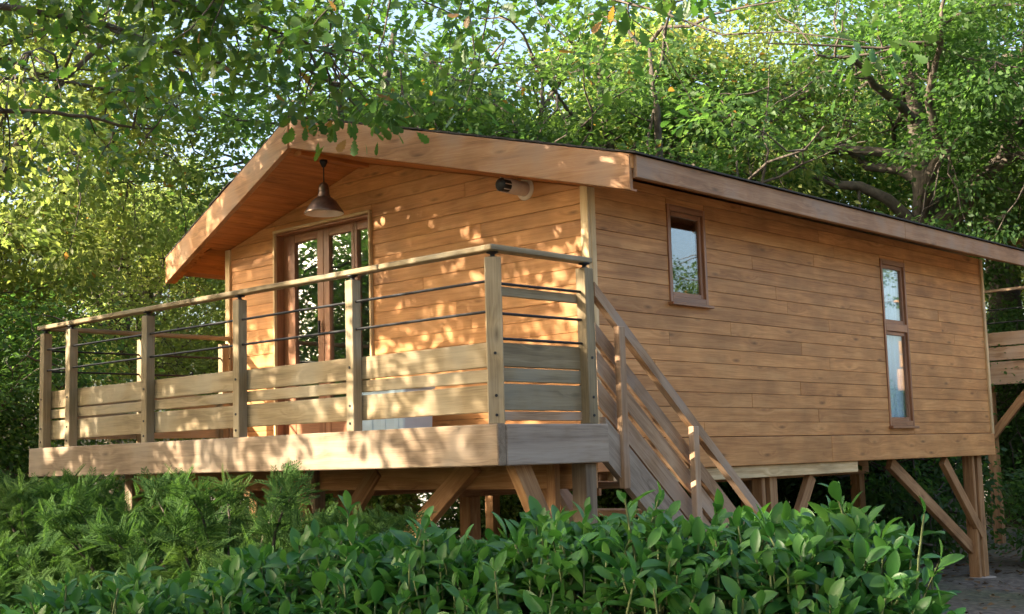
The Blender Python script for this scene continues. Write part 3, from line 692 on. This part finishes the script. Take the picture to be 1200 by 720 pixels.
KITE, OAK, LAUREL = leaf_template('kite'), leaf_template('oak'), leaf_template('laurel')

class Tubes:
    def __init__(s): s.V = []; s.F = []; s.n = 0
    def add(s, pts, radii, seg=7):
        pts = np.asarray(pts, float); k = len(pts)
        t = nrm(np.gradient(pts, axis=0)); ref = np.where(np.abs(t[:, 2:3]) > .9, np.array([[1., 0, 0]]), np.array([[0, 0, 1.]]))
        a = nrm(np.cross(t, ref)); b_ = np.cross(t, a)
        th = np.linspace(0, 2 * np.pi, seg, endpoint=False)
        ring = pts[:, None] + np.asarray(radii)[:, None, None] * (np.cos(th)[None, :, None] * a[:, None] + np.sin(th)[None, :, None] * b_[:, None])
        s.V.append(ring.reshape(-1, 3)); i = np.arange(seg); j = (i + 1) % seg
        for q in range(k - 1): s.F.append(np.stack([s.n + q * seg + i, s.n + q * seg + j, s.n + (q + 1) * seg + j, s.n + (q + 1) * seg + i], -1))
        s.n += k * seg
    def mesh(s, name, mat): return np_mesh(name, np.concatenate(s.V), np.concatenate(s.F), mat)
def curve(p0, p1, n_=7, wob=.12, sag=0.0, rg=R_):
    p0, p1 = np.array(p0, float), np.array(p1, float); t = np.linspace(0, 1, n_)[:, None]; L = np.linalg.norm(p1 - p0)
    w = np.cumsum(rg.normal(0, 1, (n_, 3)), 0); w -= w[0] + (w[-1] - w[0]) * t
    c = p0 + (p1 - p0) * t + w * wob * L / n_
    c[:, 2] += sag * L * (4 * t * (1 - t))[:, 0]; return c

def make_tree(seed, h, tr, cc, cr, nclust, per, size, leafmat, barkmat='bark', nlimb=10, lean=(0, 0), tmpl=KITE, sig=.30, hole=.25, fork=False, droop=.25):
    """tapered trunk, limbs, twigs to each leaf clump; returns (wood mesh, leaf mesh)"""
    g = np.random.default_rng(seed); T_ = Tubes(); cc = np.array(cc, float); cr = np.array(cr, float)
    top = np.array([lean[0], lean[1], h])
    tk = curve((0, 0, -.15), top, 12, .10, rg=g); tt = np.linspace(0, 1, 12)
    rr = tr * (1 - .82 * tt) + tr * .45 * np.exp(-tt * 16); T_.add(tk, rr, 10)
    nodes = [tk[5:9]]; nrad = [rr[5:9]]
    for i in range(nlimb):
        u = g.uniform(.28, .9); k = u * 11; a = int(k); b0 = tk[a] + (tk[min(a + 1, 11)] - tk[a]) * (k - a); r0 = np.interp(k, np.arange(12), rr) * .62
        az = i * 2.4 + g.uniform(-.4, .4); el = g.uniform(-.35, .75)
        e = cc + cr * .82 * np.array([math.cos(az) * math.cos(el), math.sin(az) * math.cos(el), math.sin(el)])
        c = curve(b0, e, 9, .22, .08, g); r_ = r0 * np.linspace(1, .16, 9) ** .9; T_.add(c, r_, 7); nodes.append(c[3:]); nrad.append(r_[3:])
        for q in range(6):
            s0 = c[g.integers(3, 9)]; e2 = s0 + g.normal(0, 1, 3) * cr * .30 + np.array([math.cos(az), math.sin(az), .1]) * cr * .12
            c2 = curve(s0, e2, 6, .25, .04, g); r2 = max(.012, r0 * .28) * np.linspace(1, .3, 6); T_.add(c2, r2, 5); nodes.append(c2[1:]); nrad.append(r2[1:])
    ND = np.concatenate(nodes)
    # clump centres: in the crown's shell and body, thinned so that real gaps stay open
    C_ = []
    wv = g.normal(0, 1, (5, 3)) / cr * 2.6; ph = g.uniform(0, 6.28, 5)
    while len(C_) < nclust:
        d = nrm(g.normal(0, 1, 3)); r = g.uniform(.12, 1) ** .45
        bump = 1 + .16 * math.sin(3 * math.atan2(d[1], d[0]) + ph[0]) + .12 * math.sin(5 * d[2] + ph[1])
        p = d * r * bump * cr
        if np.sin(wv @ p + ph).sum() / 5 < -.35 + hole and g.uniform() < .8: continue
        C_.append(cc + p)
    C_ = np.array(C_); P = []; D = []; 
    for c in C_:
        i = np.argmin(((ND - c) ** 2).sum(1)); tw = curve(ND[i], c, 5, .25, .03, g)
        T_.add(tw, np.linspace(.016, .005, 5), 4)
        m_ = int(per * g.uniform(.6, 1.4)); 
        ax = nrm(c - ND[i] + g.normal(0, .15, 3)); q = g.normal(0, 1, (m_, 3)) * np.array([sig * 1.15, sig * 1.15, sig * .42]) 
        P.append(c + q); D.append(nrm(q + ax * .25 + g.normal(0, .18, (m_, 3))) + np.array([0, 0, -droop]))
    P = np.concatenate(P); D = np.concatenate(D); N = len(P)
    up = np.array([0, 0, 1.]) + g.normal(0, .55, (N, 3))
    S = size * g.uniform(.65, 1.25, N)
    V, F = scatter(*tmpl, P, frames(D, up), S)
    return T_.mesh('trunk', barkmat), np_mesh('crown', V, F, leafmat)
def plant_tree(name, label, meshes, loc, rz=0., s=1., group=None, cat='tree', parts=('trunk', 'crown'), sz=None):
    t = thing(name, label, cat, (loc[0], loc[1], GZ - .03), group, rz)
    t.scale = (s, s, sz or s); 
    for nm, me in zip(parts, meshes):
        o = bpy.data.objects.new(nm, me); COL.objects.link(o); o.parent = t
    return t

# tree kinds; pale and dark leaf tones paint in sun and shade
oakA = make_tree(1, 7.6, .24, (0, 0, 5.6), (3.1, 3.1, 2.9), 190, 150, .112, 'oakleaf', hole=.62, sig=.25)
oakB = make_tree(2, 9.0, .30, (.3, 0, 6.3), (3.6, 3.3, 3.3), 330, 150, .105, 'sunleaf', nlimb=12, hole=.42, sig=.26)
oakC = make_tree(3, 9.4, .36, (0, 0, 6.9), (3.7, 3.7, 3.0), 225, 160, .112, 'darkleaf', nlimb=12, hole=.60, sig=.27)
oakS = make_tree(8, 8.8, .24, (0, 0, 6.3), (3.3, 3.3, 2.7), 125, 230, .115, 'oakleaf', hole=.30, sig=.27)
low = make_tree(4, 3.6, .10, (0, 0, 2.3), (2.0, 2.0, 2.15), 300, 120, .092, 'darkleaf', nlimb=9, hole=.05)
lowB = make_tree(5, 4.2, .12, (0, 0, 2.9), (1.9, 1.9, 2.3), 260, 115, .092, 'sunleaf', nlimb=9, hole=.18)
bush = make_tree(6, 1.3, .05, (0, 0, .75), (.95, .95, .8), 150, 70, .085, 'darkleaf', nlimb=8, sig=.2, hole=.0)

TREES = [  # name, label, kind, (x, y), rot, scale
 ('oak_tree', 'oak with dark trunk rising just behind the cabin ridge', oakA, (-8.3, 6.9), .3, 1.0),
 ('oak_tree', 'pale sunlit oak crown spreading above the middle of the roof', oakB, (-7.4, 12.6), 1.9, .95),
 ('oak_tree', 'large dark oak overhanging the rear eave beside the neighbouring cabin', oakC, (-4.5, 18.4), 2.1, 1.2),
 ('oak_tree', 'sunlit pale oak filling the gap behind the roof towards the rear', oakB, (-8.6, 19.5), 4.0, 1.0),
 ('oak_tree', 'dark green oak hanging over the rear half of the roof', oakC, (-3.9, 13.9), .7, .95),
 ('oak_tree', 'open crowned oak close behind the rear left corner of the roof', oakA, (-6.8, 9.7), 5.2, 1.0),
 ('oak_tree', 'dark oak behind the neighbouring cabin', oakC, (-.8, 20.5), 4.4, 1.0),
 ('oak_tree', 'tall oak beside the terrace end, leaves down to the handrail', oakB, (-10.4, 1.7), 2.2, .88),
 ('oak_tree', 'oak with sun-toned leaves at the far end of the terrace', oakB, (-13.2, 6.0), .8, .66),
 ('oak_tree', 'distant sunlit oak deep behind the ridge', oakB, (-13.0, 17.5), 5.1, .95),
 ('oak_tree', 'distant oak deep behind the rear half of the roof', oakB, (-7.0, 26.0), 1.1, 1.15),
 ('oak_tree', 'farthest pale oak at the rear, over the neighbouring roof', oakB, (-3.5, 27.0), 3.0, 1.1),
 ('oak_tree', 'oak with sun-toned leaves beyond the left balustrade in the wood', oakB, (-16.5, 2.5), .4, .74),
 ('oak_tree', 'farthest oak in the wood beyond the terrace end', oakB, (-20.0, 9.5), 2.9, .85),
]
for nm, lb, kd, xy, rz, s in TREES: plant_tree(nm, lb, kd, xy, rz, s)
YT = ['young tree growing right beside the outer terrace corner', 'pale young tree set back in the wood off the terrace corner', 'young tree filling the view under the left eave', 'pale sapling between the tall oak and the wood edge', 'young tree in the wood seen through the far balustrade']
for i, (xy, rz, s) in enumerate([((-8.6, .6), 0, .80), ((-11.0, .2), 2, .95), ((-9.3, 4.8), 1, .72), ((-12.5, 2.5), 4, .95), ((-11.5, 8.5), 2.5, .85)]):
    plant_tree('young_tree', YT[i], low if i == 0 else lowB, xy, rz, s, group='young trees beyond the terrace')
for i, (xy, rz, s) in enumerate([((-6.9, 9.8), 0, .78), ((-4.2, 10.9), 2, .7), ((-5.6, 14.2), 1, .8), ((-9.5, 12.2), 4, .9), ((-3.0, 16.0), 5, .9), ((3.6, 15.5), 3, .6), ((-16.5, 12.5), 3, 1.0)]):
    plant_tree('undergrowth_shrub', 'dark evergreen shrub in the undergrowth behind the stilts', low, xy, rz, s, group='evergreen shrubs behind the cabin', cat='shrub')
for i, (xy, s) in enumerate([((-7.3, 7.5), .8), ((-6.6, 4.4), 1.0), ((-2.6, 9.9), 1.1), ((-.3, 10.6), .9), ((-5.2, 9.7), 1.0), ((-8.4, 9.6), .7), ((-7.0, 2.0), .9)]):
    plant_tree('bush', 'small leafy bush on the shaded ground behind the stilts', bush, xy, i * 1.3, s, group='bushes behind the cabin', cat='bush')
# unseen trees added round the clearing: shade the terrace, block sky, show in panes
SHADE = [((-20.5, -8.0), 1.5, 1.05, oakS), ((-3.2, -10.4), 2.6, .95, oakC), ((-12.1, -6.7), 1.0, 1.45, low), ((-16.0, -12.0), 3.0, 1.4, low), ((-20.0, -15.0), 2.0, 1.2, oakA), ((2.5, -13.0), 1.2, 1.35, oakC), ((8.5, -13.5), 4.2, 1.3, oakC), ((-.6, -10.2), 5.2, 1.1, oakC), ((-9.0, -15.5), .7, 1.3, low),
         ((19.0, 16.0), .4, .9, oakC), ((25.0, 6.0), 1.7, 1.0, oakA), ((13.0, 27.0), 2.2, 1.0, oakA), ((24.0, -9.0), 3.3, 1.0, oakC)]
for xy, rz, s, kd in SHADE: plant_tree('oak_tree', 'unseen tree added round the clearing for shade and reflections', kd, xy, rz, s, group='added shade trees round the clearing')

# ------------------------------------------------------------------ overhanging oak: its limbs cross the sky above the gable
def in_view(P, marg=30):
    d = P - np.array(CP); z = d @ np.array(CF); x = 600 + 1518.2 * (d @ np.array(CR)) / z; y = 360 - 1518.2 * (d @ np.array(CU)) / z
    return (z > .3) & (x > -marg) & (x < 1200 + marg) & (y > -marg) & (y < 720 + marg), z
g = np.random.default_rng(21)
T_ = Tubes()
base = np.array((-7.9, -3.9, GZ - .1))
tk = curve(base, (-7.3, -3.3, 6.6), 11, .08, rg=g); T_.add(tk, np.linspace(.30, .10, 11), 10)
LIMBS = [((-7.5, -3.6, 3.0), (-4.0, -1.0, 3.32), .085), ((-4.0, -1.0, 3.32), (-1.55, -.05, 2.95), .045), ((-4.6, -1.4, 3.28), (-3.1, .35, 2.85), .034), ((-3.0, -.62, 3.2), (-2.1, .55, 2.75), .022),
         ((-2.6, -.4, 3.15), (-.85, .05, 2.75), .022), ((-7.4, -3.5, 3.9), (-4.6, -.2, 4.1), .06), ((-4.6, -.2, 4.1), (-2.3, .9, 3.75), .035), ((-7.4, -3.5, 2.4), (-5.3, -.6, 2.75), .045), ((-5.3, -.6, 2.75), (-4.3, .5, 2.6), .025),
         ((-7.3, -3.4, 4.6), (-5.5, -6.0, 5.2), .06), ((-7.3, -3.4, 4.2), (-9.8, -4.6, 4.9), .06), ((-7.3, -3.3, 5.4), (-8.0, -1.0, 6.6), .05), ((-7.3, -3.3, 5.6), (-5.0, -3.0, 6.3), .05), ((-7.5, -3.6, 3.4), (-6.6, -6.4, 3.9), .05),
         ((-7.4, -3.5, 3.6), (-4.6, -4.0, 4.7), .06), ((-7.4, -3.5, 3.2), (-4.3, -5.4, 4.2), .06), ((-7.4, -3.5, 4.0), (-3.7, -3.0, 5.0), .05), ((-6.0, -4.4, 3.7), (-4.0, -6.6, 4.4), .05),  # unseen limbs added to break up the sun on the facade
         ((-7.6, -3.7, 1.7), (-4.8, -4.5, 2.7), .05), ((-7.7, -3.7, 1.5), (-5.6, -6.4, 2.3), .05), ((-7.6, -3.7, 2.0), (-3.5, -5.3, 2.9), .05),  # unseen low limbs added to dapple the front beam
         ((-2.3, .9, 3.75), (-.95, 2.7, 3.42), .024), ((-3.6, .2, 4.0), (-1.9, 3.2, 4.15), .028), ((-1.9, 1.3, 3.65), (-.55, 1.9, 3.05), .016)]
ND = []
for a, b_, r0 in LIMBS:
    c = curve(a, b_, 12, .13, .03, g); T_.add(c, np.linspace(r0, r0 * .35, 12), 7); ND.append(c[2:])
NDa = np.concatenate(ND)
CL = []
for i, nd in enumerate(ND):
    nvis = {0: 20, 1: 32, 2: 18, 3: 14, 4: 18, 5: 12, 6: 16, 7: 12, 8: 12}.get(i, 17)
    if 9 <= i < 21:  # mostly unseen limbs: tight clumps shaped to cast larger sun patches
        for k in range(6 if i in (14, 15, 16, 17) else 8):
            sc_ = nd[g.integers(1, len(nd))] + g.normal(0, 1, 3) * np.array((.5, .5, .38))
            for k2 in range(10): CL.append(sc_ + g.normal(0, 1, 3) * np.array((.17, .17, .14)))
        continue
    for k in range(nvis):
        p = nd[g.integers(0, len(nd))] + g.normal(0, 1, 3) * np.array((.34, .34, .22)) * (1.0 if i < 9 else 2.2) + np.array((0, 0, -.02)); CL.append(p)
# sprigs hanging just in front of the gable peak
for p in ((-2.62, .62, 2.50), (-2.45, .55, 2.46), (-2.15, .70, 2.33), (-1.95, .75, 2.28), (-2.30, .72, 2.42), (-1.80, .80, 2.26), (-2.75, .55, 2.62), (-2.0, .6, 2.42), (-1.6, .75, 2.35)): CL.append(np.array(p))
P = []; D = []
for c in CL:
    i = np.argmin(((NDa - c) ** 2).sum(1)); tw = curve(NDa[i], c, 5, .25, .03, g); T_.add(tw, np.linspace(.010, .003, 5), 4)
    m_ = int(30 * g.uniform(.6, 1.3)); q = g.normal(0, 1, (m_, 3)) * np.array((.15, .15, .10))
    P.append(c + q); D.append(nrm(q + g.normal(0, .05, (m_, 3))) + np.array((0, 0, -.35)))
P = np.concatenate(P); D = np.concatenate(D); N = len(P)
Fr = frames(D, np.array([0, 0, 1.]) + g.normal(0, .55, (N, 3))); S = .115 * g.uniform(.6, 1.25, N)
fo = thing('oak_tree', 'overhanging oak whose lobed leaves hang over the gable peak', 'tree', tuple(base))
def child_mesh(nm, me, par): return link(bpy.data.objects.new(nm, me), par, None, Matrix.Identity(4))
child_mesh('trunk', T_.mesh('trunk', 'bark'), fo)
def split_leaves(tm, P, Fr, S, mat, par, nm_leaf, nm_rest, variants=5):
    vis, z = in_view(P); sc = np.where(vis, S / np.maximum(z, .1), -1); idx = np.argsort(-sc)[:300]; rest = np.setdiff1d(np.arange(len(P)), idx)
    V, F = scatter(*tm, P[rest], Fr[rest], S[rest]); o = child_mesh(nm_rest, np_mesh(nm_rest, V, F, mat), par); o['kind'] = 'stuff'
    vm = []
    for v in range(variants):
        tv = tm[0].copy(); tv[:, 2] += (g.uniform(-.12, .10)) * tv[:, 0] ** 2 + g.uniform(-.05, .05) * tv[:, 1]; tv[:, 1] *= g.uniform(.85, 1.15)
        vm.append(np_mesh(nm_leaf, tv, tm[1], mat))
    for k, i in enumerate(idx):
        o = bpy.data.objects.new(nm_leaf, vm[k % variants]); f = Fr[i] * S[i]
        M4 = Matrix(((f[0, 0], f[0, 1], f[0, 2], P[i, 0]), (f[1, 0], f[1, 1], f[1, 2], P[i, 1]), (f[2, 0], f[2, 1], f[2, 2], P[i, 2]), (0, 0, 0, 1)))
        link(o, par, None, M4)
split_leaves(OAK, P, Fr, S, 'nearleaf', fo, 'leaf', 'crown')

# ------------------------------------------------------------------ cherry laurel hedge in the foreground
g = np.random.default_rng(31)
HED = [(-0.9, -3.95, -.95), (.60, -3.13, -.70), (1.39, -2.71, -.54), (1.80, -2.42, -.47), (2.48, -2.14, -.44), (2.88, -1.91, -.41), (3.12, -1.80, -.42), (3.24, -1.78, -.56), (3.31, -1.76, -.86)]
hp = np.array(HED); seg = np.r_[0, np.cumsum(np.linalg.norm(np.diff(hp[:, :2], axis=0), axis=1))]
hedge = thing('laurel_hedge', 'glossy green laurel hedge with broad upright leaves in front of the terrace', 'hedge', (1.8, -2.6, GZ))
T_ = Tubes(); P = []; D = []; U = []; S = []
view = np.array((CF.x, CF.y, 0)); view /= np.linalg.norm(view)
for k in range(3300):
    u = g.uniform(0, seg[-1]); c = np.array([np.interp(u, seg, hp[:, i]) for i in range(3)])
    dep = g.uniform(-.50, .36); topz = c[2] + .015 - 1.0 * max(0, -dep - .12) ** 1.4 - .5 * max(0, dep - .15) + .035 * math.sin(u * 7 + dep * 5) + .025 * math.sin(u * 19 + 2)
    z = topz - abs(g.normal(0, .035)) if k < 1700 else topz - .06 - g.uniform(0, .55)
    tip = c + view * dep; tip = np.array((tip[0] + g.normal(0, .03), tip[1] + g.normal(0, .03), z))
    ax = nrm(np.array((g.normal(0, .35), g.normal(0, .35), 1.)) - view * .45 * g.uniform(0, 1.2)); L = g.uniform(.08, .16)
    if k < 1700 and g.uniform() < .035: tip += ax * g.uniform(.05, .13)
    b0 = tip - ax * L; T_.add(curve(b0 - ax * .18 - np.array((0, 0, .15)), tip, 5, .08, rg=g), np.linspace(.006, .003, 5), 5)
    nl = g.integers(6, 10); az0 = g.uniform(0, 6.28)
    s1 = nrm(np.cross(ax, (1, .3, .2))); s2 = np.cross(ax, s1)
    for j in range(nl):
        f = j / (nl - 1); az = az0 + j * 2.4; rd = s1 * math.cos(az) + s2 * math.sin(az)
        tilt = (1.45 - 1.05 * f) + g.normal(0, .22); d = ax * math.cos(tilt) + rd * math.sin(tilt)
        P.append(b0 + ax * L * f); D.append(d); U.append(ax * math.sin(tilt) - rd * math.cos(tilt) + g.normal(0, .15, 3)); S.append((.055 + .075 * g.uniform() ** 1.3) * (1 - .40 * f ** 3))
P, D, U, S = map(np.array, (P, D, U, S))
child_mesh('stem', T_.mesh('stem', 'stem'), hedge)
split_leaves(LAUREL, P, frames(D, U), S, 'laurel', hedge, 'leaf', 'inner_leaves')

# ------------------------------------------------------------------ feathery cypress shrubs below the terrace front
def frond_template():
    vs, fs = [], []
    def kite(p, d, L, w):
        s = np.array((-d[1], d[0], 0.)); b0 = len(vs); d = np.array(d)
        for q in (p, p + d * L * .45 + s * w, p + d * L, p + d * L * .45 - s * w): vs.append((q[0], q[1], q[2] + .10 * abs(q[1]) - .18 * q[0] ** 2))
        fs.extend([(b0, b0 + 2, b0 + 1), (b0, b0 + 3, b0 + 2)])
    kite(np.array((0., 0, 0)), (1, 0, 0), 1.0, .018)
    for i in range(8):
        t = .10 + .105 * i; L = .42 * (1 - t * .75)
        for sgn in (1, -1):
            a = sgn * rad(48); kite(np.array((t, 0, 0.)), (math.cos(a), math.sin(a), 0), L, .017)
            for q in (.35, .62):
                pb = np.array((t + math.cos(a) * L * q, math.sin(a) * L * q, 0)); 
                kite(pb, (math.cos(a * .35), math.sin(a * .35), 0), L * .42, .013)
    return np.array(vs, float), np.array(fs)
FROND = frond_template()
def make_cypress(seed, h, rx):
    g = np.random.default_rng(seed); T_ = Tubes(); P = []; D = []; U = []; S = []
    for i in range(24):
        az = i * 2.4 + g.uniform(-.3, .3); out = rx * g.uniform(.25, 1.0); e = np.array((math.cos(az) * out, math.sin(az) * out, h * g.uniform(.55, 1.0) * (1 - .22 * (out / rx) ** 2)))
        c = curve((0, 0, .05), e, 10, .08, .10, g); T_.add(c, np.linspace(.022, .004, 10), 5)
        tan = nrm(np.gradient(c, axis=0))
        for q in range(4, 10):
            for w in range(20):
                rd = nrm(g.normal(0, 1, 3)); d = nrm(tan[q] * .55 + rd * .75 + np.array((0, 0, .05)))
                P.append(c[q] + g.normal(0, .03, 3)); D.append(d); U.append(np.array((0, 0, 1.)) + g.normal(0, .35, 3)); S.append(g.uniform(.09, .20))
    P, D, U, S = map(np.array, (P, D, U, S)); V, F = scatter(*FROND, P, frames(D, U), S)
    return T_.mesh('stem', 'bark'), np_mesh('foliage', V, F, 'cypress', False)
cyA, cyB = make_cypress(41, 1.50, .80), make_cypress(42, 1.46, .90)
for i, (xy, kd, s, lb) in enumerate([((-4.6, -.75), cyA, 1.0, 'feathery cypress shrub under the outer corner of the terrace'), ((-3.5, -.85), cyB, 1.03, 'feathery cypress shrub under the lit left bays of the terrace'),
        ((-2.4, -.75), cyA, .98, 'feathery cypress shrub under the middle of the front beam'), ((-1.35, -.80), cyB, 1.02, 'feathery cypress shrub under the bay in front of the door'), ((-.45, -.75), cyA, .84, 'feathery cypress shrub nearest the stairs under the front beam'),
        ((-.2, -1.75), cyB, .66, 'low cypress shrub between the laurel hedge and the terrace'), ((-2.0, -1.9), cyA, .72, 'cypress shrub in front of the row, behind the thin end of the hedge'), ((-3.9, -2.0), cyB, .78, 'cypress shrub in deep shade off the terrace corner')]):
    plant_tree('cypress_shrub', lb, kd, xy, i * 1.7, s, cat='shrub', parts=('stem', 'foliage'))

# ------------------------------------------------------------------ fallen leaves and twigs on the ground
g = np.random.default_rng(51); N = 5200
xy = np.stack([g.uniform(-9, 6, N), g.uniform(-3, 14, N)], -1)
P = np.array([(x, y, ground_z(x, y) + .012) for x, y in xy]); az = g.uniform(0, 6.28, N)
D = np.stack([np.cos(az), np.sin(az), g.normal(0, .15, N)], -1)
V, F = scatter(*KITE, P, frames(D, np.array([0, 0, 1.]) + g.normal(0, .25, (N, 3))), .09 * g.uniform(.5, 1.3, N))
o = link(bpy.data.objects.new('fallen_leaves', np_mesh('fallen_leaves', V, F, 'litter')), None, None); o['kind'] = 'stuff'; o['label'] = 'brown fallen leaves scattered on the bare soil'; o['category'] = 'leaf litter'
